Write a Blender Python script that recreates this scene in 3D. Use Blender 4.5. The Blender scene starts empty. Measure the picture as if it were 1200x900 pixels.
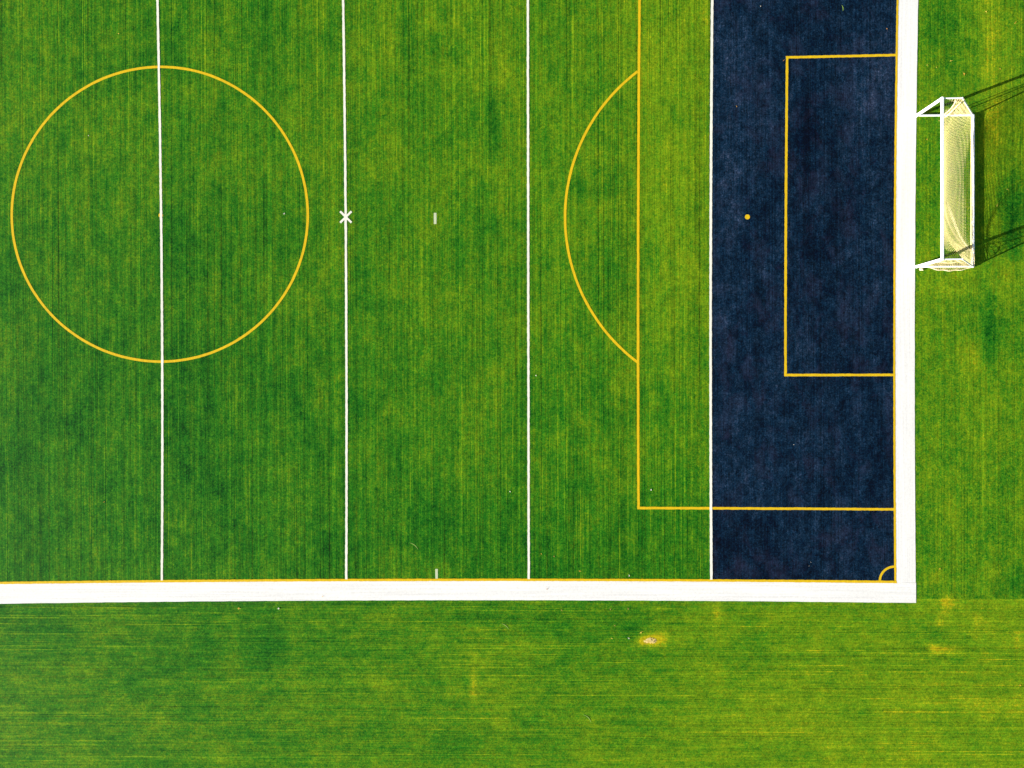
import bpy, bmesh, math, random
from mathutils import Vector, Matrix

sc = bpy.context.scene
col = sc.collection
R = math.radians
rng = random.Random(7)

# ------------------------------------------------------------------ camera, sky, sun, exposure
cam_d = bpy.data.cameras.new('camera')
cam_d.sensor_width = 36.0
cam_d.lens = 27.0
cam_d.clip_start = 0.5
cam_d.clip_end = 6000.0
cam = bpy.data.objects.new('camera', cam_d)
col.objects.link(cam)
cam.location = (-9.5683, -8.3409, 38.5764)          # a drone hovering almost straight above the corner of the field
cam.rotation_euler = (-0.0026947, 0.0094916, -0.0016679)
sc.camera = cam

SUN_EL = 13.5
SHADOW_AZ = 20.5                                     # shadows run towards +X, a little +Y
world = bpy.data.worlds.new('World')
sc.world = world
world.use_nodes = True
wn = world.node_tree
wn.nodes.clear()
w_out = wn.nodes.new('ShaderNodeOutputWorld')
w_bg = wn.nodes.new('ShaderNodeBackground')
w_bg.inputs['Strength'].default_value = 0.05
sky = wn.nodes.new('ShaderNodeTexSky')
sky.sky_type = 'NISHITA'
sky.sun_disc = False
sky.sun_elevation = R(SUN_EL)
sky.sun_rotation = R(270 - SHADOW_AZ)
sky.air_density = 1.0
sky.dust_density = 1.0
wn.links.new(sky.outputs[0], w_bg.inputs[0])
wn.links.new(w_bg.outputs[0], w_out.inputs[0])

sun_d = bpy.data.lights.new('sun', 'SUN')
sun_d.energy = 5.0
sun_d.angle = R(0.5)
sun_d.color = (1.0, 0.945, 0.87)
sun = bpy.data.objects.new('sun', sun_d)
col.objects.link(sun)
sd = Vector((math.cos(R(SHADOW_AZ)) * math.cos(R(SUN_EL)), math.sin(R(SHADOW_AZ)) * math.cos(R(SUN_EL)), -math.sin(R(SUN_EL))))
sun.rotation_euler = sd.to_track_quat('-Z', 'Y').to_euler()
sun.location = (-60, -25, 30)

sc.view_settings.view_transform = 'Standard'
sc.view_settings.look = 'None'
sc.view_settings.gamma = 1.0
sc.view_settings.exposure = 1.90

# ------------------------------------------------------------------ helpers
def mesh_obj(name, me, mat=None, parent=None, label=None, kind=None, cat=None, group=None):
    o = bpy.data.objects.new(name, me)
    col.objects.link(o)
    if mat is not None:
        me.materials.append(mat)
    if parent is not None:
        o.parent = parent
    tag(o, label, cat, group, kind)
    return o

def tag(o, label=None, cat=None, group=None, kind=None):
    for k, v in (('label', label), ('category', cat), ('group', group), ('kind', kind)):
        if v:
            o[k] = v
    return o

def bm_obj(name, bm, *a, smooth=False, **k):
    me = bpy.data.meshes.new(name)
    bm.normal_update()
    bm.to_mesh(me)
    bm.free()
    if smooth:
        for p in me.polygons:
            p.use_smooth = True
    return mesh_obj(name, me, *a, **k)

def py_obj(name, verts, faces, *a, **k):
    me = bpy.data.meshes.new(name)
    me.from_pydata(verts, [], faces)
    me.update()
    return mesh_obj(name, me, *a, **k)

def frange(a, b, step):
    n = max(1, int(round((b - a) / step)))
    return [a + (b - a) * i / n for i in range(n + 1)]

# ------------------------------------------------------------------ node helpers
class NT:
    def __init__(self, name):
        self.m = bpy.data.materials.new(name)
        self.m.use_nodes = True
        self.t = self.m.node_tree
        self.t.nodes.clear()
        self.out = self.t.nodes.new('ShaderNodeOutputMaterial')
        self.bsdf = self.t.nodes.new('ShaderNodeBsdfPrincipled')
        self.t.links.new(self.bsdf.outputs[0], self.out.inputs[0])
        self.co = None
    def n(self, kind, **props):
        nd = self.t.nodes.new(kind)
        for k, v in props.items():
            setattr(nd, k, v)
        return nd
    def link(self, a, b):
        self.t.links.new(a, b)
    def set(self, sock, v):
        if isinstance(v, (int, float, tuple)):
            sock.default_value = v
        else:
            self.link(v, sock)
    def math(self, op, a, b=0.0, clamp=False):
        nd = self.n('ShaderNodeMath', operation=op, use_clamp=clamp)
        self.set(nd.inputs[0], a)
        self.set(nd.inputs[1], b)
        return nd.outputs[0]
    def coords(self):
        if self.co is None:
            self.co = self.n('ShaderNodeTexCoord').outputs['Object']
        return self.co
    def noise(self, sx, sy, detail=2.0, rough=0.5, off=0.0, dist=0.0):
        mp = self.n('ShaderNodeMapping')
        mp.inputs['Scale'].default_value = (sx, sy, 1.0)
        mp.inputs['Location'].default_value = (off, off * 1.7, off * 0.3)
        self.link(self.coords(), mp.inputs['Vector'])
        nz = self.n('ShaderNodeTexNoise')
        nz.inputs['Scale'].default_value = 1.0
        nz.inputs['Detail'].default_value = detail
        nz.inputs['Roughness'].default_value = rough
        nz.inputs['Distortion'].default_value = dist
        self.link(mp.outputs[0], nz.inputs['Vector'])
        return nz.outputs['Fac']
    def centred(self, sock, gain):          # (noise - 0.5) * gain
        return self.math('MULTIPLY', self.math('SUBTRACT', sock, 0.5), gain)
    def attr(self, name):
        a = self.n('ShaderNodeAttribute')
        a.attribute_name = name
        return a.outputs['Fac']
    def ramp(self, fac, stops):
        r = self.n('ShaderNodeValToRGB')
        el = r.color_ramp.elements
        while len(el) < len(stops):
            el.new(0.5)
        for e, (p, c) in zip(el, stops):
            e.position = p
            e.color = (c[0], c[1], c[2], 1.0)
        self.link(fac, r.inputs[0])
        return r.outputs[0]
    def mulcol(self, c, f):
        v = self.n('ShaderNodeVectorMath', operation='SCALE')
        self.link(c, v.inputs[0])
        self.set(v.inputs['Scale'], f)
        return v.outputs[0]
    def mix(self, f, a, b):
        m = self.n('ShaderNodeMix', data_type='RGBA')
        self.set(m.inputs['Factor'], f)
        for s, v in ((m.inputs['A'], a), (m.inputs['B'], b)):
            if isinstance(v, tuple):
                s.default_value = (v[0], v[1], v[2], 1.0)
            else:
                self.link(v, s)
        return m.outputs['Result']

def lin(r, g, b, k=1.0):
    """sRGB 0-255 to linear, scaled."""
    f = lambda c: (c / 255 / 12.92) if c / 255 <= 0.04045 else ((c / 255 + 0.055) / 1.055) ** 2.4
    return (f(r) * k, f(g) * k, f(b) * k)

K = 0.5      # sunlit turf shows about twice its base colour at this exposure

def streaks(T, axis, fx, fy, **k):
    """noise drawn out along the tuft rows: axis 'y' = rows run along Y"""
    return T.noise(fx, fy, **k) if axis == 'y' else T.noise(fy, fx, **k)

def turf_material(name, axis, stops, gains, bright=(1.7, 0.9), second=None, rows=1.0):
    T = NT(name)
    v = T.attr('dry')
    gs, gf, gb, gm, gl = gains
    s1 = streaks(T, axis, 14.0, 0.30, detail=3.0, rough=0.65, off=3.1)
    s2 = streaks(T, axis, 4.3, 0.12, detail=3.0, rough=0.6, off=9.7)
    grain = T.noise(7.5, 7.5, detail=3.0, rough=0.8, off=1.3)
    fine = T.noise(16.0, 16.0, detail=1.0, rough=0.8, off=41.3)
    mid = streaks(T, axis, 1.9, 1.2, detail=5.0, rough=0.68, off=17.0)
    blot = streaks(T, axis, 0.50, 0.30, detail=6.0, rough=0.62, off=31.0, dist=0.6)
    for sock, g in ((s1, gs), (s2, gs * 0.5), (grain, gf), (fine, gf), (mid, gm), (blot, gb)):
        v = T.math('ADD', v, T.centred(sock, g))
    # a few tuft rows stand out as thin pale lines
    thin = streaks(T, axis, 19.0, 0.045, detail=0.0, off=53.0)
    lines = T.math('MULTIPLY', T.math('SUBTRACT', thin, 0.66), 9.0, clamp=True)
    brk = streaks(T, axis, 9.0, 0.6, detail=3.0, rough=0.7, off=71.0)
    lines = T.math('MULTIPLY', lines, T.math('MULTIPLY', T.math('SUBTRACT', brk, 0.40), 5.0, clamp=True))
    v = T.math('ADD', v, T.math('MULTIPLY', lines, gl * 0.5))
    c = T.ramp(v, stops)
    if second:
        hue = streaks(T, axis, 0.9, 0.5, detail=6.0, rough=0.72, off=61.0, dist=0.5)
        c = T.mix(T.math('MULTIPLY', T.math('SUBTRACT', hue, 0.50), second[1], clamp=True), c, second[0])
    # gaps and tufts: random tone, with shade between the tufts painted into the colour
    b = T.math('ADD', 1.0, T.centred(T.noise(13.0, 13.0, detail=2.0, rough=0.9, off=5.5), bright[0]))
    b = T.math('ADD', b, T.centred(streaks(T, axis, 17.0, 0.9, detail=3.0, rough=0.75, off=23.0), bright[1]))
    b = T.math('ADD', b, T.centred(T.noise(3.2, 3.2, detail=4.0, rough=0.75, off=15.5), bright[0] * 0.6))
    b = T.math('ADD', b, T.centred(streaks(T, axis, 15.0, 0.018, detail=2.0, rough=0.7, off=101.0), 0.9 * rows))
    b = T.math('ADD', b, T.math('MULTIPLY', lines, 0.22))
    dark = streaks(T, axis, 16.0, 0.06, detail=0.0, off=91.0)
    dl = T.math('MULTIPLY', T.math('SUBTRACT', 0.33, dark), 6.0, clamp=True)
    b = T.math('SUBTRACT', b, T.math('MULTIPLY', dl, 0.36 * rows))
    b = T.math('MAXIMUM', b, 0.22)
    c = T.mulcol(c, b)
    T.link(c, T.bsdf.inputs['Base Color'])
    T.bsdf.inputs['Roughness'].default_value = 0.85
    T.bsdf.inputs['Specular IOR Level'].default_value = 0.05
    return T.m

GREEN = [(0.0, lin(2, 64, 10, K)), (0.18, lin(24, 108, 18, K)), (0.38, lin(63, 133, 20, K)), (0.60, lin(112, 156, 18, K)),
         (0.80, lin(142, 172, 20, K)), (1.0, lin(204, 192, 22, K))]
NAVY = [(0.0, lin(0, 10, 32, K)), (0.25, lin(2, 28, 50, K)), (0.5, lin(14, 45, 69, K)), (0.75, lin(42, 62, 88, K)), (1.0, lin(78, 92, 120, K))]

m_field = turf_material('field_turf', 'y', GREEN, (0.54, 0.58, 0.60, 0.56, 0.44), rows=1.5)
m_side = turf_material('sideline_turf', 'x', GREEN, (0.48, 0.58, 0.58, 0.54, 0.62), rows=0.8)
m_endline = turf_material('endline_turf', 'y', GREEN, (0.42, 0.72, 0.44, 0.66, 0.34), rows=1.0)
m_navy = turf_material('navy_turf', 'y', NAVY, (0.50, 1.0, 0.80, 1.15, 0.10), bright=(2.5, 1.4), second=(lin(56, 58, 84, K), 1.9), rows=1.5)

def paint_material(name, base, var, axis='y', fx=13.0, fy=0.3):
    T = NT(name)
    b = T.math('ADD', 1.0, T.centred(streaks(T, axis, fx, fy, detail=2.0, off=2.0), var))
    b = T.math('ADD', b, T.centred(T.noise(10.0, 10.0, detail=3.0, rough=0.7, off=6.0), var))
    n = T.n('ShaderNodeRGB')
    n.outputs[0].default_value = (base[0], base[1], base[2], 1.0)
    T.link(T.mulcol(n.outputs[0], b), T.bsdf.inputs['Base Color'])
    T.bsdf.inputs['Roughness'].default_value = 0.8
    T.bsdf.inputs['Specular IOR Level'].default_value = 0.1
    return T.m

m_white = paint_material('white_turf', (0.600, 0.588, 0.556), 0.38, 'x')
m_white_end = paint_material('white_turf_end', (0.600, 0.588, 0.556), 0.34, 'y')
m_line = paint_material('white_line_turf', (0.61, 0.595, 0.50), 0.4)
m_hash = paint_material('faded_white_turf', (0.40, 0.44, 0.28), 0.30)
m_yellow = paint_material('yellow_turf', lin(255, 211, 28, 0.52), 0.4)

def plain(name, base, rough=0.5, spec=0.3, var=0.12, scale=6.0, metallic=0.0):
    T = NT(name)
    n = T.n('ShaderNodeRGB')
    n.outputs[0].default_value = (base[0], base[1], base[2], 1.0)
    b = T.math('ADD', 1.0, T.centred(T.noise(scale, scale, detail=3.0), var))
    T.link(T.mulcol(n.outputs[0], b), T.bsdf.inputs['Base Color'])
    T.bsdf.inputs['Roughness'].default_value = rough
    T.bsdf.inputs['Specular IOR Level'].default_value = spec
    T.bsdf.inputs['Metallic'].default_value = metallic
    return T.m

m_metal = plain('white_powder_coat', (0.80, 0.80, 0.79), 0.35, 0.5, 0.06)
m_net = plain('net_cord', (0.60, 0.50, 0.24), 0.8, 0.1, 0.15)
m_rope = plain('net_border_rope', (0.70, 0.60, 0.36), 0.8, 0.1, 0.1)
m_joint = plain('joint_plastic', (0.70, 0.70, 0.70), 0.5, 0.3, 0.05)

# ------------------------------------------------------------------ turf sheets
# lasting tone of the turf (0 lush and bluish, 1 dry and yellow), read off along the field in metres: (x, y, tone)
TONE_FIELD = [(-34, 8, 0.40), (-30, 3, 0.41), (-24, 8, 0.39), (-20, 3, 0.43), (-14, 9, 0.49), (-12, 4, 0.47), (-9, 9, 0.49), (-6, 8, 0.52), (-6, 2, 0.47), (-2, 9, 0.59),
              (-2, 2, 0.59), (-33, -4, 0.34), (-27, -4, 0.32), (-20, -4, 0.39), (-14, -4, 0.45), (-10, -4, 0.43), (-6, -4, 0.44), (-2, -4, 0.56), (-33, -10, 0.27),
              (-26, -10, 0.27), (-19, -10, 0.33), (-14, -10, 0.40), (-6, -10, 0.42), (-2, -10, 0.49), (-33, -16, 0.29), (-26, -16, 0.28), (-19, -16, 0.31), (-13, -16, 0.32),
              (-6, -16, 0.32), (-2, -16, 0.32)]
TONE_SIDE = [(-34, -21, 0.37), (-28, -21, 0.38), (-22, -21, 0.37), (-16, -21, 0.42), (-8, -21, 0.40), (-4, -21, 0.45), (2, -21, 0.55), (8, -21, 0.59), (14, -21, 0.59),
             (-34, -25, 0.44), (-26, -25, 0.44), (-18, -25, 0.46), (-10, -25, 0.48), (-4, -25, 0.51), (2, -25, 0.63), (8, -25, 0.65), (14, -25, 0.67),
             (-30, -28, 0.42), (-14, -28, 0.48), (0, -28, 0.57), (12, -28, 0.65)]
TONE_END = [(11, 9, 0.43), (13, 8, 0.51), (14.5, 8, 0.67), (15.3, 8, 0.49), (11, 2, 0.45), (13.4, 2, 0.49), (14.3, 2, 0.73), (15.4, 1, 0.37), (14.4, 4.5, 0.75), (15.4, 5, 0.48),
            (11, -4, 0.51), (13, -4, 0.55), (15, -5, 0.43), (11, -9, 0.47), (13, -9, 0.55), (15, -9, 0.55), (11, -14, 0.49), (13, -14, 0.51), (15, -14, 0.51), (11, -17, 0.45),
            (13, -18, 0.47), (15, -17, 0.43)]
TONE_NAVY = [(2, 9, 0.43), (4.5, 9, 0.33), (8, 9, 0.45), (2, 4, 0.45), (5, 4, 0.31), (8, 4, 0.41), (2, -2, 0.41), (6, -2, 0.33), (8.5, -2, 0.35), (2, -8, 0.37), (6, -8, 0.31),
             (8.5, -8, 0.37), (2, -13, 0.35), (5, -13, 0.33), (8, -13, 0.35), (2, -17, 0.27), (5, -17, 0.31), (8, -17, 0.31)]
# worn, lush or simply darker marks with a shape of their own: x, y, half width, half length, gain
MARKS = [(-11.0, 4.9, .22, 1.6, -.20), (-10.7, 4.2, .2, 1.2, -.16), (-15.2, 9.7, .3, 1.2, -.22), (-16.0, 1.2, 1.2, .5, -.06), (-12.6, -2.2, .25, 1.6, -.16), (-11.4, -.4, .35, 2.4, -.10),
         (-10.4, 7.3, .7, 1.2, .16), (-13.8, -.6, .6, .5, .08), (-5.0, -2.6, .6, 2.4, -.14), (-2.2, 7.2, 1.3, 1.4, .07), (-2.1, -2.0, .5, 3.5, .06), (-.9, 8.5, .6, 2.0, .06),
         (-14.0, -15.5, 2.6, 1.2, -.06), (-26.8, 8.6, .5, 2.2, -.12), (-26.5, -9.0, .4, 3.0, -.10), (-27.0, 0.4, .6, 3.0, -.08), (-33.7, 6.4, .8, 4.0, .06), (-19.1, 2.5, .5, 4.0, .06),
         # beside the sideline
         (-11.85, -23.5, .14, .8, .42), (-11.85, -22.3, .25, .5, .12), (.4, -20.0, .16, .8, .34), (.4, -23.6, .3, .7, .14), (-3.0, -21.34, .52, .24, .85), (-2.5, -21.18, .5, .34, .30), (-3.42, -21.34, .22, .2, .45),
         (11.1, -21.68, .22, .17, .48), (11.65, -21.74, .5, .15, .42), (11.75, -19.4, .26, .5, .48), (11.5, -20.4, .22, .3, .42), (11.2, -18.2, .5, .4, .26), (9.2, -20.7, .3, .22, .20), (5.4, -21.3, .3, .3, .18), (15.4, -21.4, .2, .5, .3),
         (13.3, -20.3, .3, .3, .16), (1.9, -24.2, .3, .3, .16), (-16.2, -20.2, .7, .18, .20), (-16.4, -23.6, .5, .4, .16), (-9.5, -21.8, 1.4, .4, .08), (-11, -24.5, 1.0, 1.2, .06),
         (-25.6, -21.5, .7, 1.5, -.12), (-22.3, -22.0, 1.0, 1.2, -.12), (-24.0, -22.0, .3, 1.0, .10), (-26.5, -25.5, .6, 1.6, -.10), (-20.9, -22.3, .3, 1.4, .12), (-4.3, -20.6, 1.0, .6, -.14),
         (7.4, -24.5, 1.0, .8, -.10), (-24.3, -27.2, .9, .5, .10),
         # behind the end line, with a darker patch right of the goal
         (13.9, -5.8, .42, 2.0, -.34), (13.0, -7.0, .5, .8, .20), (14.1, 6.0, .38, 5.0, .18), (13.5, 3.0, .16, 3.0, .10), (14.2, -.4, .3, .6, .18), (15.0, -.6, .5, 2.2, -.22), (12.2, -3.2, .8, .8, .14),
         (13.7, 9.6, .3, 2.2, .16), (12.0, -14.6, .4, 1.6, .12), (14.7, -13.2, .5, .7, -.14), (12.6, 7.2, 1.4, 2.4, -.10), (14.7, -3.0, .5, 1.4, .18), (10.9, -12.0, .4, 2.0, .10),
         (14.1, -17.8, .5, .4, .20), (15.2, -18.4, .4, .4, -.20)]
NAVY_MARKS = [(4.9, 4.6, .45, 4.2, -.22), (6.2, 1.5, .16, 4.0, -.14), (3.2, 3.0, .18, 2.0, -.16), (1.0, 3.4, .6, .2, -.16), (4.4, -12.5, .1, 3.0, .20), (2.6, -13.0, .1, 2.4, .12),
              (7.9, 7.0, .8, 2.4, .14), (8.2, -3.8, .4, .6, .18), (5.8, .8, .4, .3, .14), (4.6, -6.8, .4, .8, .14), (5.6, -16.0, .6, .4, .16), (6.6, -14.6, .4, .6, .16),
              (7.0, -11.0, .14, 3.0, -.16), (4.8, -1.6, 1.2, .8, -.12), (1.2, 1.0, .3, 4.0, .10)]

def tone_at(x, y, pts, marks):
    ws = vs = 0.0
    for px, py, v in pts:
        w = 1.0 / ((x - px) ** 2 + (y - py) ** 2 + 2.0) ** 2
        ws += w
        vs += w * v
    t = vs / ws
    for mx, my, a, b, g in marks:
        d = ((x - mx) / a) ** 2 + ((y - my) / b) ** 2
        if d < 9:
            t += g * math.exp(-d * 0.9)
    return t

def turf_sheet(name, xs, ys, z, mat, pts, marks, label, xcut=None):
    nx, ny = len(xs), len(ys)
    verts, tone = [], []
    for y in ys:
        for i, x in enumerate(xs):
            xx = x + (xcut(y) if (xcut and i == 0) else 0.0)
            verts.append((xx, y, z))
            tone.append(tone_at(x, y, pts, marks))
    faces = [(j * nx + i, j * nx + i + 1, (j + 1) * nx + i + 1, (j + 1) * nx + i) for j in range(ny - 1) for i in range(nx - 1)]
    o = py_obj(name, verts, faces, mat, label=label, kind='structure')
    a = o.data.attributes.new('dry', 'FLOAT', 'POINT')
    a.data.foreach_set('value', tone)
    return o

far = [-3000, -800, -250]
ground = turf_sheet('ground', [-3000, -800, -250, -80, 0, 80, 250, 800, 3000], [-3000, -800, -250, -80, 0, 80, 250, 800, 3000], -0.012, m_side, [(0, 0, .42)], [],
                    'green grass ground lying around the whole sports field')
sideline_turf = turf_sheet('sideline_turf', [-70, -55, -45] + frange(-38, -4.4, 0.3) + frange(-4.3, -1.6, 0.1) + frange(-1.5, 18, 0.3) + [25, 40, 60], [-60, -45, -35] + frange(-30, -22.1, 0.28) + frange(-22, -20.6, 0.1) + frange(-20.45, -19.22, 0.25), 0.0, m_side, TONE_SIDE, MARKS,
                           'green turf with rows running along the white sideline border')
endline_turf = turf_sheet('endline_turf', frange(10.0, 18, 0.28) + [24, 40, 60], frange(-19.22, 13, 0.3) + [20, 40, 60], 0.0, m_endline, TONE_END, MARKS,
                          'patchy green turf behind the end line under the goal')
playing_field = turf_sheet('playing_field', [-64, -52, -44] + frange(-38, 0.02, 0.3), frange(-18.9, 13, 0.3) + [18, 24], 0.004, m_field, TONE_FIELD, MARKS,
                           'striped green artificial turf of the playing field')
end_zone = turf_sheet('end_zone', frange(0.02, 9.35, 0.3), frange(-18.55, 13, 0.3) + [18, 24], 0.004, m_navy, TONE_NAVY, NAVY_MARKS,
                      'navy blue artificial turf of the end zone')

# ------------------------------------------------------------------ markings: turf inlays with a slight bow over their length
def bowed(base, bow, mid):
    return lambda t: base + bow * (t - mid) ** 2

X30, X20, X10 = bowed(-27.575, -0.00052, -8.2), bowed(-18.265, -0.00034, -8.2), bowed(-9.11, 0.0, 0)
XG, XP, XGA = bowed(0.015, 0.00027, -8.2), bowed(-3.613, 0.00027, -8.2), bowed(3.755, 0.00036, -8.2)
XE, XO = bowed(9.125, 0.00047, -8.2), bowed(10.19, 0.00050, -8.2)       # inner edge of the yellow end line, outer edge of the border
YT, YB = bowed(-18.225, -0.00026, -9.6), bowed(-19.31, -0.00030, -9.6)   # inner edge of the yellow sideline, outer edge of the border
YGT, YGB, YPB = bowed(7.775, 0.00047, -10), bowed(-8.02, 0.0, 0), bowed(-14.67, -0.00020, -10)
YW = 0.125                                                              # width of the yellow lines

def ribbon(name, pts, w0, w1, z, mat, parent, label=None, ragged=0.008, cap=True, **k):
    """flat inlay along a list of points; w0 / w1 = distance of its right / left edge from the points"""
    verts, faces = [], []
    n = len(pts)
    for i, (x, y) in enumerate(pts):
        a = pts[max(0, i - 1)]
        b = pts[min(n - 1, i + 1)]
        dx, dy = b[0] - a[0], b[1] - a[1]
        L = math.hypot(dx, dy)
        nx, ny = -dy / L, dx / L
        r0, r1 = rng.uniform(-ragged, ragged), rng.uniform(-ragged, ragged)
        verts += [(x - nx * (w0 + r0), y - ny * (w0 + r0), z), (x + nx * (w1 + r1), y + ny * (w1 + r1), z)]
        if i:
            faces.append((2 * i - 2, 2 * i, 2 * i + 1, 2 * i - 1))
    return py_obj(name, verts, faces, mat, parent, label, **k)

def along_y(f, a, b, step=0.12):
    return [(f(y), y) for y in frange(a, b, step)]

def along_x(f, a, b, step=0.12):
    return [(x, f(x)) for x in frange(a, b, step)]

TOP = 24.0
# white yard lines
for f, lab in ((X30, 'white yard line through the middle of the yellow circle'), (X20, 'white yard line crossed by the small white X'),
               (X10, 'white yard line between the X mark and the yellow arc')):
    ribbon('yard_line', along_y(f, YT(f(-18)) - 0.02, TOP), 0.057, 0.057, 0.012, m_line, playing_field, lab)
ribbon('goal_line', along_y(XG, YT(0) - 0.02, TOP), 0.062, 0.062, 0.012, m_line, end_zone, 'white line between green turf and navy end zone')
# centre circle, spots, arcs
def circle_pts(cx, cy, rx, ry, a0, a1, n):
    return [(cx + rx * math.cos(R(a0 + (a1 - a0) * i / n)), cy + ry * math.sin(R(a0 + (a1 - a0) * i / n))) for i in range(n + 1)]
def centre_circle():
    pts = []
    # the circle as it was laid: radius 7.4 m north, 7.38 m south, a touch wider towards the far half
    for i in range(145):
        a = math.radians(i * 2.5)
        rx = 7.43 if math.cos(a) > 0 else 7.56
        ry = 7.48 if math.sin(a) > 0 else 7.37
        pts.append((-27.63 + rx * math.cos(a), 0.085 + ry * math.sin(a)))
    return pts
ribbon('centre_circle', centre_circle(), YW / 2, YW / 2, 0.008, m_yellow, playing_field, 'large yellow circle', ragged=0.004)
def disc(name, cx, cy, r, z, mat, parent, label, n=24):
    v = [(cx, cy, z)] + [(cx + r * (1 + rng.uniform(-.03, .03)) * math.cos(2 * math.pi * i / n), cy + r * math.sin(2 * math.pi * i / n), z) for i in range(n)]
    return py_obj(name, v, [(0, 1 + i, 1 + (i + 1) % n) for i in range(n)], mat, parent, label)
disc('centre_spot', -27.63, 0.09, 0.115, 0.008, m_yellow, playing_field, 'small yellow dot half under the white yard line')
disc('penalty_spot', 1.86, -0.10, 0.125, 0.008, m_yellow, end_zone, 'yellow penalty dot on the navy turf')
ribbon('penalty_arc', circle_pts(1.86, -0.09, 9.12, 9.12, 126.9, 233.2, 60), YW / 2, YW / 2, 0.008, m_yellow, playing_field, 'yellow arc bulging from the penalty line', ragged=0.004)
# penalty area: long line on the green, two short ones over the goal line to the end line
ribbon('penalty_area_line', along_y(XP, YPB(-3.6) - YW / 2, TOP), YW / 2, YW / 2, 0.0085, m_yellow, playing_field, 'long yellow penalty line parallel to the navy end zone')
ribbon('penalty_area_line', along_x(YPB, XP(-14.7) + YW / 2, 0.0), YW / 2, YW / 2, 0.008, m_yellow, playing_field, 'yellow penalty area side line on the green')
ribbon('penalty_area_line', along_x(YPB, 0.0, XE(-14.7) + 0.02), YW / 2, YW / 2, 0.008, m_yellow, end_zone, 'yellow penalty area side line crossing the navy turf')
ribbon('goal_area_line', along_y(XGA, YGB(0) - YW / 2, YGT(3.8) + YW / 2), YW / 2, YW / 2, 0.0085, m_yellow, end_zone, 'yellow goal area line parallel to the goal')
ribbon('goal_area_line', along_x(YGT, XGA(7.8) + YW / 2, XE(7.8) + 0.02), YW / 2, YW / 2, 0.008, m_yellow, end_zone, 'upper yellow side of the goal area')
ribbon('goal_area_line', along_x(YGB, XGA(-8) + YW / 2, XE(-8) + 0.02), YW / 2, YW / 2, 0.008, m_yellow, end_zone, 'lower yellow side of the goal area')
# corner arc
ribbon('corner_arc', circle_pts(9.19, -18.33, 0.74, 0.72, 90, 180, 16), YW / 2 - 0.005, YW / 2 - 0.005, 0.008, m_yellow, end_zone, 'small yellow quarter arc in the field corner', ragged=0.002)
# X mark, dashes
for a in (45, -45):
    c, s = math.cos(R(a)), math.sin(R(a))
    L = 0.40
    ribbon('cross_mark', [(-18.28 - c * L, -0.03 - s * L), (-18.28, -0.03), (-18.28 + c * L, -0.03 + s * L)], 0.052, 0.052, 0.0135 if a > 0 else 0.0125, m_line, playing_field,
           'white stroke of the X mark on the yard line', ragged=0.003)
ribbon('hash_mark', [(-13.78, -0.40), (-13.78, -0.1), (-13.78, 0.16)], 0.062, 0.062, 0.008, m_hash, playing_field, 'short faded white dash right of the X mark')
ribbon('hash_mark', [(-13.745, -18.28), (-13.745, -18.0), (-13.745, -17.74)], 0.062, 0.062, 0.008, m_hash, playing_field, 'short faded white dash at the yellow sideline')

# yellow boundary lines and the broad white border: one L of white turf outside one L of yellow
cx, cy = XE(-18.35), YT(9.2)
ribbon('yellow_sideline', along_x(YT, -64, cx + YW), YW, 0.0, 0.0115, m_yellow, playing_field, 'long yellow sideline beside the broad white border')
ribbon('yellow_end_line', along_y(XE, cy, TOP), YW - 0.02, 0.0, 0.0115, m_yellow, end_zone, 'thin yellow end line beside the broad white border')
def border_side():
    xs = frange(-64, 10.255, 0.3)
    v, f = [], []
    for i, x in enumerate(xs):
        v += [(x, YB(x) + rng.uniform(-.006, .006), 0.008), (x, YT(x) - YW + 0.03, 0.008)]
        if i:
            f.append((2 * i - 2, 2 * i, 2 * i + 1, 2 * i - 1))
    return v, f
bv, bf = border_side()
py_obj('sideline_border', bv, bf, m_white, label='broad white border strip along the sideline, lower side of the field', kind='structure')
def border_end():
    ys = frange(YT(9.3) - YW + 0.03, TOP, 0.3)
    v, f = [], []
    for i, y in enumerate(ys):
        v += [(XE(y) + YW - 0.04, y, 0.008), (XO(y) + rng.uniform(-.006, .006), y, 0.008)]
        if i:
            f.append((2 * i - 2, 2 * i - 1, 2 * i + 1, 2 * i))
    return v, f
ev, ef = border_end()
py_obj('end_border', ev, ef, m_white_end, label='broad white border strip along the end line beside the goal', kind='structure')

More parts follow.
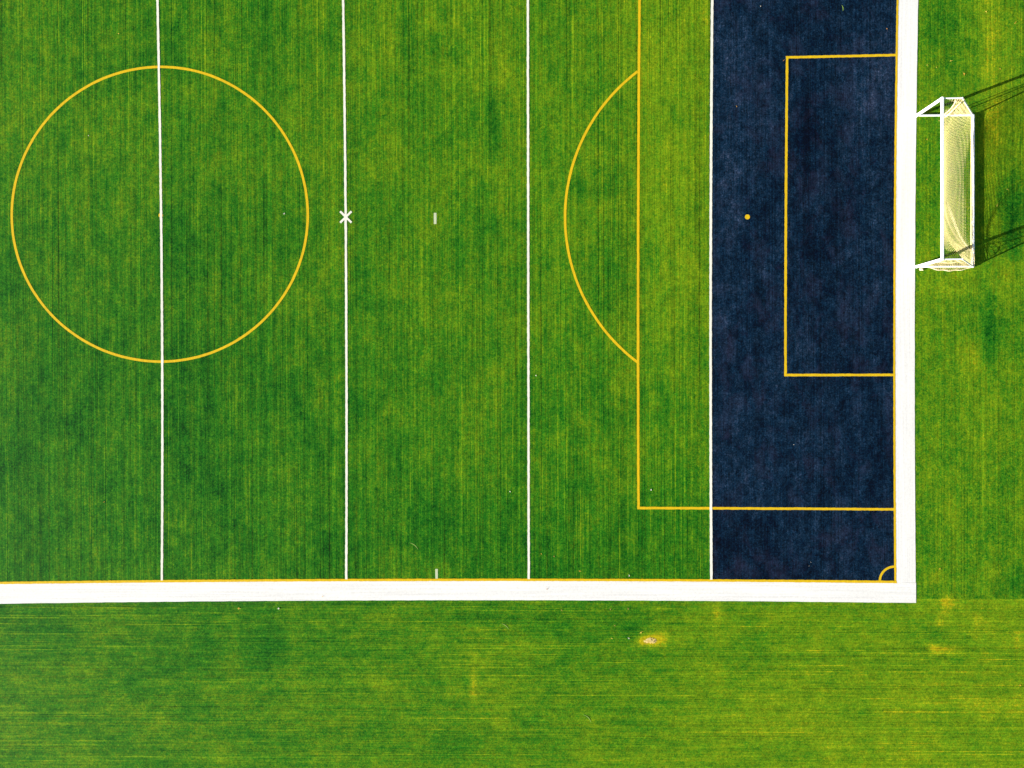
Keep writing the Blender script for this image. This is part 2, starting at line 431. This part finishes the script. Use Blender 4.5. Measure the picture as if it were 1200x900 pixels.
# ------------------------------------------------------------------ bare patch beside the sideline
def bare_patch():
    T = NT('dry_sand')
    v = T.noise(9, 9, detail=4, rough=0.7)
    c = T.ramp(v, [(0.3, lin(206, 166, 70, .5)), (0.5, lin(246, 214, 120, .52)), (0.7, lin(255, 236, 176, .54))])
    T.link(c, T.bsdf.inputs['Base Color'])
    T.bsdf.inputs['Roughness'].default_value = 0.95
    bm = bmesh.new()
    rings, n = 6, 36
    pr = random.Random(3)
    out = [1 + pr.uniform(-.3, .3) for _ in range(n)]
    c0 = bm.verts.new((0, 0, 0.02))
    prev = None
    for k in range(1, rings + 1):
        t = k / rings
        ring = []
        for i in range(n):
            a = 2 * math.pi * i / n
            r = t * out[i]
            x, y = 0.25 * r * math.cos(a) - 0.12 * max(0, -math.cos(a)) * t, 0.135 * r * math.sin(a) - 0.05 * max(0, -math.cos(a)) * t
            z = 0.007 + 0.005 * math.sin(math.pi * t) + pr.uniform(-.0015, .0015) if k < rings else 0.003
            if (x - 0.03) ** 2 + (y - 0.02) ** 2 < 0.004 or (x - 0.16) ** 2 + (y + 0.05) ** 2 < 0.0025:
                z -= 0.004
            ring.append(bm.verts.new((x, y, z)))
        for i in range(n):
            if prev is None:
                bm.faces.new((c0, ring[i], ring[(i + 1) % n]))
            else:
                bm.faces.new((prev[i], ring[i], ring[(i + 1) % n], prev[(i + 1) % n]))
        prev = ring
    o = bm_obj('bare_patch', bm, T.m, sideline_turf, 'bare sandy hole with yellowed grass around it', smooth=True)
    o.location = (-2.95, -21.32, 0)
    return o
patch = bare_patch()
m_soil = plain('dark_soil', (0.05, 0.035, 0.02), 0.95, 0.05, 0.3)
def clod(x, y, r, seed):
    pr = random.Random(seed)
    bm = bmesh.new()
    bmesh.ops.create_icosphere(bm, subdivisions=1, radius=r)
    for v in bm.verts:
        v.co *= pr.uniform(.7, 1.2)
        v.co.z *= 0.5
    o = bm_obj('soil_clod', bm, m_soil, patch)
    o.location = (x, y, 0.012)
for k, (x, y, r) in enumerate(((0.0, 0.05, .022), (0.14, -0.03, .034), (0.10, -.05, .014))):
    clod(x, y, r, k)

# ------------------------------------------------------------------ goal
GX, GY0, GY1 = 10.275, -2.62, 4.915          # front posts' centre line, the two ends
DEPTH, TOPD, GH = 2.77, 0.92, 2.44
W = GY1 - GY0
goal = bpy.data.objects.new('soccer_goal', None)
col.objects.link(goal)
goal.location = (GX, (GY0 + GY1) / 2, 0.0)
tag(goal, 'white portable goal with slack cream net standing on the turf behind the end line', 'goal')

def tube(bm, p0, p1, r, n=14, rx=None, caps=True):
    p0, p1 = Vector(p0), Vector(p1)
    d = (p1 - p0).normalized()
    up = Vector((0, 0, 1)) if abs(d.z) < 0.9 else Vector((0, 1, 0))
    a = d.cross(up).normalized()
    b = a.cross(d)
    rx = rx or r
    rings = []
    for p in (p0, p1):
        rings.append([bm.verts.new(p + a * rx * math.cos(2 * math.pi * i / n) + b * r * math.sin(2 * math.pi * i / n)) for i in range(n)])
    for i in range(n):
        bm.faces.new((rings[0][i], rings[0][(i + 1) % n], rings[1][(i + 1) % n], rings[1][i]))
    if caps:
        bm.faces.new(rings[0][::-1])
        bm.faces.new(rings[1])

def path_tube(bm, pts, r, n=12):
    for a, b in zip(pts, pts[1:]):
        tube(bm, a, b, r, n)
    for p in pts[1:-1]:
        m = bmesh.ops.create_uvsphere(bm, u_segments=n, v_segments=8, radius=r)
        bmesh.ops.translate(bm, verts=m['verts'], vec=p)

def gpart(name, p0, p1, r, mat=m_metal, **k):
    bm = bmesh.new()
    tube(bm, p0, p1, r, **k)
    return bm_obj(name, bm, mat, goal, smooth=False)

HW = W / 2                       # half width to the post centres
PR = 0.073
BAR = 0.05
for s in (1, -1):
    y = s * HW
    gpart('post', (0, y, 0.0), (0, y, GH - PR), PR, n=18)
    gpart('top_side_bar', (0.02, y, GH - PR), (TOPD, y, GH - 0.05), 0.036)
    gpart('back_stay', (TOPD, y, GH - 0.05), (DEPTH, y, 0.07), 0.036)
    gpart('ground_side_bar', (0.05, y, 0.062), (DEPTH, y, 0.062), BAR)
    for x, z, r in ((DEPTH, 0.07, 0.062), (TOPD, GH - 0.05, 0.046)):
        bm = bmesh.new()
        bmesh.ops.create_uvsphere(bm, u_segments=14, v_segments=10, radius=r)
        o = bm_obj('corner_joint', bm, m_metal, goal, smooth=True)
        o.location = (x, y, z)
    bm = bmesh.new()                    # elbow where post and crossbar meet
    bmesh.ops.create_uvsphere(bm, u_segments=16, v_segments=12, radius=PR + 0.004)
    o = bm_obj('corner_joint', bm, m_metal, goal, smooth=True)
    o.location = (0, y, GH - PR)
gpart('crossbar', (0, -HW, GH - PR), (0, HW, GH - PR), PR, n=18)
gpart('ground_back_bar', (DEPTH, -HW, 0.09), (DEPTH, HW, 0.09), 0.064)

# --- net
def strand(bm, pts, r):
    """thin cord, three sided"""
    prev = None
    n = 3
    for i, p in enumerate(pts):
        a = pts[max(0, i - 1)]
        b = pts[min(len(pts) - 1, i + 1)]
        d = (Vector(b) - Vector(a))
        if d.length < 1e-6:
            continue
        d.normalize()
        up = Vector((0, 0, 1)) if abs(d.z) < 0.8 else Vector((0, 1, 0))
        u = d.cross(up).normalized()
        v = u.cross(d)
        ring = [bm.verts.new(Vector(p) + u * r * math.cos(2.094 * k) + v * r * math.sin(2.094 * k)) for k in range(n)]
        if prev:
            for k in range(n):
                bm.faces.new((prev[k], prev[(k + 1) % n], ring[(k + 1) % n], ring[k]))
        prev = ring

def smooth(t):
    t = min(1, max(0, t))
    return t * t * (3 - 2 * t)

def back_net(s, t):
    """s 0..1 from the end at +Y to the end at -Y, t 0..1 from the crossbar to the back bar"""
    y = HW - s * 2 * HW
    # slack middle: chord from crossbar to back bar, sagging
    x = 0.05 + t * (DEPTH - 0.05)
    z = (GH - 0.10) * (1 - t) + 0.12 * t
    sag = 0.50 * 4 * t * (1 - t) * (0.55 + 0.45 * math.sin(math.pi * s))
    zc = z - sag
    xc = x - 0.10 * math.sin(math.pi * t)
    # ends: over the top side bar and down the stay
    l1, l2 = TOPD, math.hypot(DEPTH - TOPD, GH)
    q = t * (l1 + l2)
    if q < l1:
        xe, ze = q, GH - 0.06
    else:
        f = (q - l1) / l2
        xe, ze = TOPD + (DEPTH - TOPD) * f, (GH - 0.06) * (1 - f) + 0.10 * f
    de = min(s, 1 - s) * 2 * HW
    e = math.exp(-(de / 0.55) ** 1.3)
    X = xc * (1 - e) + xe * e
    Z = zc * (1 - e) + ze * e
    # the cords of the last third are drawn together towards the back corner at the -Y end
    g = smooth((s - 0.50) / 0.30) * (1 - smooth((s - 0.93) / 0.07))
    pull = g * smooth(t * 1.15) * 0.52
    fold = -HW * (0.30 + 0.62 * t)
    Y = y * (1 - pull) + fold * pull
    Z += 0.10 * g * math.exp(-((Y - fold) / 0.22) ** 2) * math.sin(math.pi * t)
    wob = 0.012 * math.sin(19 * s + 4 * t) * math.sin(math.pi * t)
    return (X + wob * 0.6, Y + 0.012 * math.sin(2 * math.pi * t + 9 * s) * t, max(0.03, Z + wob))

NR = 0.0050
bm = bmesh.new()
ns, nt = 66, 33
for i in range(ns + 1):
    strand(bm, [back_net(i / ns, j / nt) for j in range(nt + 1)], NR)
for j in range(1, nt):
    strand(bm, [back_net(i / ns, j / nt) for i in range(ns + 1)], NR)
bm_obj('back_net', bm, m_net, goal)

# slack of the back net lying along the foot of the back bar
bm = bmesh.new()
pr = random.Random(5)
for k in range(22):
    pts = []
    ph, ph2 = pr.uniform(0, 6), pr.uniform(0, 6)
    for i in range(61):
        s = i / 60
        h = 0.05 + 0.10 * s * s
        pts.append((DEPTH - 0.05 + 0.04 * math.sin(9 * s + ph) * (.4 + s), HW - s * 2 * HW, 0.03 + h * (0.5 + 0.5 * math.sin(13 * s + ph2)) * (k / 15) ** 0.5))
    strand(bm, pts, 0.009)
bm_obj('net_slack', bm, m_net, goal)

def side_net(sgn, x_front, bulge, nx, nz, rows=True):
    """net between the top side bar, the stay and the ground bar; x_front(z) = its front edge"""
    y0 = sgn * HW
    def top(x):
        return GH - 0.06 if x < TOPD else GH - 0.06 - (x - TOPD) / (DEPTH - TOPD) * (GH - 0.12)
    def P(u, w):
        # u 0..1 front to back, w 0..1 bottom to top
        zf = w * (GH - 0.06)
        xb = DEPTH - (DEPTH - TOPD) * w
        xf = x_front(w)
        x = xf + (xb - xf) * u
        z = max(0.02, zf)
        y = y0 + sgn * bulge * max(0.0, math.sin(math.pi * u)) ** 0.6 * (1 - w) ** 2.2
        y -= sgn * 0.10 * math.sin(math.pi * w) * math.sin(math.pi * u)
        return (x + 0.02 * math.sin(9 * w + 6 * u), y + 0.02 * math.sin(23 * u + 8 * w), z)
    b = bmesh.new()
    for i in range(nx + 1):
        strand(b, [P(i / nx, j / nz) for j in range(nz + 1)], 0.0038)
    for j in range(nz + 1):
        strand(b, [P(i / nx, j / nz) for i in range(nx + 1)], 0.0038)
    return b, P

# +Y end: the net is pulled back off the post; -Y end: it reaches the post and bellies out over the ground bar
b, P = side_net(1, lambda w: 1.30 - 0.55 * w ** 2.2 - 0.15 * w, 0.02, 18, 28)
bm_obj('side_net', b, m_net, goal)
b = bmesh.new()
tube_pts = [P(0, j / 20) for j in range(21)]
strand(b, tube_pts, 0.022)
strand(b, [(1.35 + 0.0 * j, HW - 0.10, 0.06 + 0.02 * j) if j == 0 else (1.35 - 0.33 * j / 12, HW - 0.16 + 0.12 * (j / 12), 0.06 + (GH - 0.16) * j / 12) for j in range(13)], 0.026)
strand(b, [P(j / 20, 0) for j in range(21)], 0.018)
bm_obj('net_rope', b, m_rope, goal)
b, P = side_net(-1, lambda w: 0.10 + 0.75 * (1 - w) ** 3 * 0.6, 0.20, 24, 28)
bm_obj('side_net', b, m_net, goal)
b = bmesh.new()
strand(b, [P(j / 24, 0) for j in range(25)], 0.020)
strand(b, [P(0, j / 24) for j in range(25)], 0.016)
strand(b, [(0.35 + 2.2 * j / 12, -HW + 0.10 + 0.05 * math.sin(j), 0.30 + 1.3 * (j / 12) * (1 - j / 12) + 0.6 * j / 12 * (j < 8)) for j in range(13)], 0.016)
bm_obj('net_rope', b, m_rope, goal)
# folds: cords gathered into ridges between the crossbar and the back corner at the -Y end
b = bmesh.new()
for k in range(4):
    pts = []
    for j in range(25):
        t = j / 24
        p = Vector(back_net(0.60 + 0.012 * k + 0.30 * t * t + 0.012 * math.sin(k * 2.1), 0.18 + 0.80 * t))
        pts.append((p.x, p.y - 0.03 * (k - 3) * (1 - t), p.z + 0.04))
    strand(b, pts, 0.005)
bm_obj('net_fold', b, m_rope, goal)
# border rope lacing the net to the back bar
b = bmesh.new()
pts = []
for i in range(241):
    s = i / 240
    a = s * 2 * math.pi * 38
    pts.append((DEPTH - 0.005 + 0.076 * math.cos(a), HW - 2 * HW * s, 0.09 + 0.074 * math.sin(a)))
strand(b, pts, 0.009)
bm_obj('net_lacing', b, m_rope, goal)
# bundle of net end lying at the foot of the -Y post
b = bmesh.new()
pr = random.Random(9)
for k in range(9):
    ph = pr.uniform(0, 6)
    strand(b, [(0.14 + 0.20 * j / 10, -HW - 0.135 + 0.05 * math.sin(ph + j * .5) , 0.03 + 0.05 * abs(math.sin(ph + j * 0.8)) * math.sin(math.pi * j / 10)) for j in range(11)], 0.016)
bm_obj('net_end', b, m_rope, goal)

# ------------------------------------------------------------------ leaves and litter lying on the turf
m_leaf = {
    'yellow': plain('yellow_leaf', lin(255, 222, 90, .55), 0.6, 0.2, 0.3, 30),
    'orange': plain('orange_leaf', lin(248, 186, 70, .55), 0.6, 0.2, 0.3, 30),
    'brown': plain('brown_leaf', lin(205, 150, 90, .5), 0.7, 0.2, 0.3, 30),
    'pale': plain('pale_scrap', (0.50, 0.47, 0.38), 0.8, 0.1, 0.2, 30),
    'straw': plain('straw_blade', lin(150, 188, 90, .5), 0.7, 0.1, 0.2, 30),
}
def leaf_mesh(seed, size):
    pr = random.Random(seed)
    lobes = 5
    bm = bmesh.new()
    c = bm.verts.new((0, 0, 0.012))
    ring = []
    n = lobes * 4
    for i in range(n):
        a = 2 * math.pi * i / n
        r = size * (0.62 + 0.38 * math.cos(lobes * a)) * (0.8 + 0.2 * math.cos(a)) * pr.uniform(.85, 1.1)
        ring.append(bm.verts.new((r * math.cos(a), r * math.sin(a) * 0.9, 0.012 + 0.5 * r * abs(math.sin(a)) ** 2 * pr.uniform(.3, .6))))
    for i in range(n):
        bm.faces.new((c, ring[i], ring[(i + 1) % n]))
    # stalk
    s = [bm.verts.new(p) for p in ((-size * .5, -.004, .012), (-size * .5, .004, .012), (-size * 1.25, .004, .03), (-size * 1.25, -.004, .03))]
    bm.faces.new(s)
    return bm
def leaf(x, y, size, tint, label, group='fallen leaves on the turf', seed=0):
    bm = leaf_mesh(seed, size * 1.1)
    o = bm_obj('fallen_leaf', bm, m_leaf[tint], label=label, cat='leaf', group=group)
    o.location = (x, y, 0.006)
    o.rotation_euler = (0, 0, (seed * 1.7) % 6.28)
    return o
def scrap(x, y, size, tint, label, seed=0):
    pr = random.Random(seed + 50)
    size *= 0.55
    bm = bmesh.new()
    nx = 4
    vs = [[bm.verts.new(((i / nx - .5) * size * 2 + pr.uniform(-.1, .1) * size, (j / nx - .5) * size * 1.7 + pr.uniform(-.1, .1) * size, 0.01 + pr.uniform(0, .35) * size)) for i in range(nx + 1)] for j in range(nx + 1)]
    for j in range(nx):
        for i in range(nx):
            bm.faces.new((vs[j][i], vs[j][i + 1], vs[j + 1][i + 1], vs[j + 1][i]))
    o = bm_obj('paper_scrap', bm, m_leaf[tint], label=label, cat='litter', group='pale scraps on the turf')
    o.location = (x, y, 0.006)
    o.rotation_euler = (0, 0, seed * 0.9)
    return o
def blade(x, y, L, ang, bend, label, w=0.02):
    v, f = [], []
    n = 10
    for i in range(n + 1):
        t = i / n - .5
        ww = w * (1 - (2 * t) ** 2 * .8)
        px, py = t * L, bend * (1 - 4 * t * t)
        v += [(px, py - ww, 0.005), (px, py + ww, 0.006)]
        if i:
            f.append((2 * i - 2, 2 * i, 2 * i + 1, 2 * i - 1))
    o = py_obj('straw_blade', v, f, m_leaf['straw'], label=label, cat='straw', group='pale straw blades on the turf')
    o.location = (x, y, 0.004)
    o.rotation_euler = (0, 0, R(ang))
leaf(10.80, 7.43, 0.050, 'yellow', 'small yellow leaf beside the end border above the goal, nearest the border', seed=0)
leaf(11.26, 7.32, 0.045, 'yellow', 'small yellow leaf above the goal, second from the white border', seed=1)
leaf(11.98, 7.64, 0.055, 'yellow', 'pale yellow leaf farthest up above the goal crossbar end', seed=2)
leaf(12.62, 6.98, 0.090, 'orange', 'large orange leaf on the turf just above the goal', seed=3)
leaf(14.42, 7.22, 0.050, 'orange', 'small orange leaf right of the large orange leaf, above the long post shadow', seed=4)
leaf(13.72, 10.07, 0.060, 'yellow', 'yellow leaf near the top edge of the photo behind the end line', seed=5)
leaf(15.16, 9.51, 0.050, 'orange', 'orange leaf in the top right corner of the photo', seed=6)
leaf(11.39, 4.66, 0.050, 'yellow', 'yellow leaf under the crossbar beside the upper ground bar of the goal', seed=7)
leaf(10.79, 3.73, 0.055, 'orange', 'orange leaf between the white border and the crossbar', seed=8)
leaf(14.78, 1.22, 0.050, 'yellow', 'yellow leaf on the turf to the right of the middle of the goal', seed=9)
leaf(14.27, 0.42, 0.060, 'yellow', 'yellow leaf right of the goal net on the yellowish turf', seed=10)
leaf(11.43, -17.72, 0.060, 'orange', 'lone orange leaf right of the end border near the field corner', seed=11)
leaf(15.41, -23.54, 0.060, 'orange', 'lone orange leaf at the right edge of the photo below the corner', seed=12)
leaf(-23.73, -19.74, 0.070, 'orange', 'orange leaf just below the white sideline border, left of the white scrap', seed=13)
leaf(-5.03, -19.76, 0.055, 'brown', 'brown leaf below the white sideline border above the bare patch, left one', seed=14)
leaf(-4.13, -19.74, 0.055, 'brown', 'brown leaf below the white sideline border above the bare patch, right one', seed=15)
leaf(-7.47, -19.81, 0.050, 'brown', 'brown leaf below the white sideline border under the fleck on it', seed=16)
leaf(-3.49, -20.92, 0.075, 'yellow', 'yellow leaf touching the upper left of the bare sandy patch', seed=17)
leaf(-4.11, -21.22, 0.065, 'pale', 'pale leaf left of the bare sandy patch', seed=18)
leaf(-4.81, -20.58, 0.045, 'brown', 'brown leaf up left of the bare sandy patch', seed=19)
leaf(-4.96, -21.22, 0.045, 'yellow', 'yellow leaf farthest left of the bare sandy patch', seed=20)
leaf(-8.19, -18.74, 0.050, 'brown', 'brown leaf lying on the white sideline border', seed=21)
leaf(-7.85, -17.11, 0.050, 'brown', 'brown leaf right of the third white yard line, right one of a pair', seed=22)
leaf(-8.49, -16.98, 0.045, 'orange', 'orange leaf close to the third white yard line, left one of a pair', seed=23)
leaf(-6.56, -17.84, 0.045, 'orange', 'orange leaf above the sideline, right of the third yard line', seed=24)
leaf(-4.08, -18.07, 0.060, 'pale', 'pale leaf just above the yellow sideline below the penalty area corner', seed=25)
leaf(-29.74, 9.25, 0.050, 'yellow', 'yellow leaf above the large yellow circle, left of the yard line', seed=26)
leaf(8.80, 9.25, 0.055, 'brown', 'brown leaf on the navy turf near the end line at the top', seed=27)
leaf(3.66, 7.71, 0.040, 'brown', 'brown leaf beside the upper corner of the yellow goal area', seed=28)
leaf(1.32, 5.42, 0.045, 'orange', 'pinkish orange leaf on the navy turf near the goal line', seed=29)
leaf(-30.55, -14.36, 0.045, 'orange', 'orange leaf alone on dark turf below the large yellow circle', seed=30)
leaf(-19.50, -19.13, 0.045, 'orange', 'orange leaf on the yellow sideline left of the second yard line', seed=31)
scrap(-21.39, 0.15, 0.070, 'pale', 'white scrap inside the large yellow circle near its right side', seed=0)
scrap(-21.72, -19.74, 0.070, 'pale', 'white scrap just below the white sideline border right of an orange leaf', seed=1)
scrap(-10.05, -13.85, 0.055, 'pale', 'white scrap left of the third yard line, opposite the penalty area corner', seed=2)
scrap(-8.73, -8.02, 0.045, 'pale', 'white scrap just right of the third yard line', seed=3)
scrap(-31.27, 4.12, 0.040, 'pale', 'tiny white scrap in the upper left part of the large yellow circle', seed=4)
scrap(-2.97, -13.76, 0.065, 'pale', 'pale crumpled scrap inside the corner of the yellow penalty lines', seed=5)
scrap(5.01, -17.40, 0.026, 'pale', 'white scrap on navy turf left of the corner arc', seed=6)
scrap(4.16, -11.50, 0.033, 'pale', 'white scrap in the middle of the lower navy turf', seed=7)
scrap(2.52, 10.42, 0.033, 'pale', 'pale scrap at the top of the navy turf, left one', seed=8)
scrap(4.92, -17.57, 0.019, 'pale', 'tiny white scrap beside another on the navy turf near the corner', seed=9)
blade(-14.89, -16.59, 0.55, -38, 0.06, 'straight pale straw blade above the faded sideline dash')
blade(-6.19, -25.26, 0.55, -45, 0.08, 'curved pale straw blade below the bare patch, lowest one')
blade(-10.30, -20.63, 0.45, -38, 0.05, 'faint straw blade below the white sideline border')
blade(6.60, 10.31, 0.30, -80, 0.03, 'straw blade at the top of the navy turf')
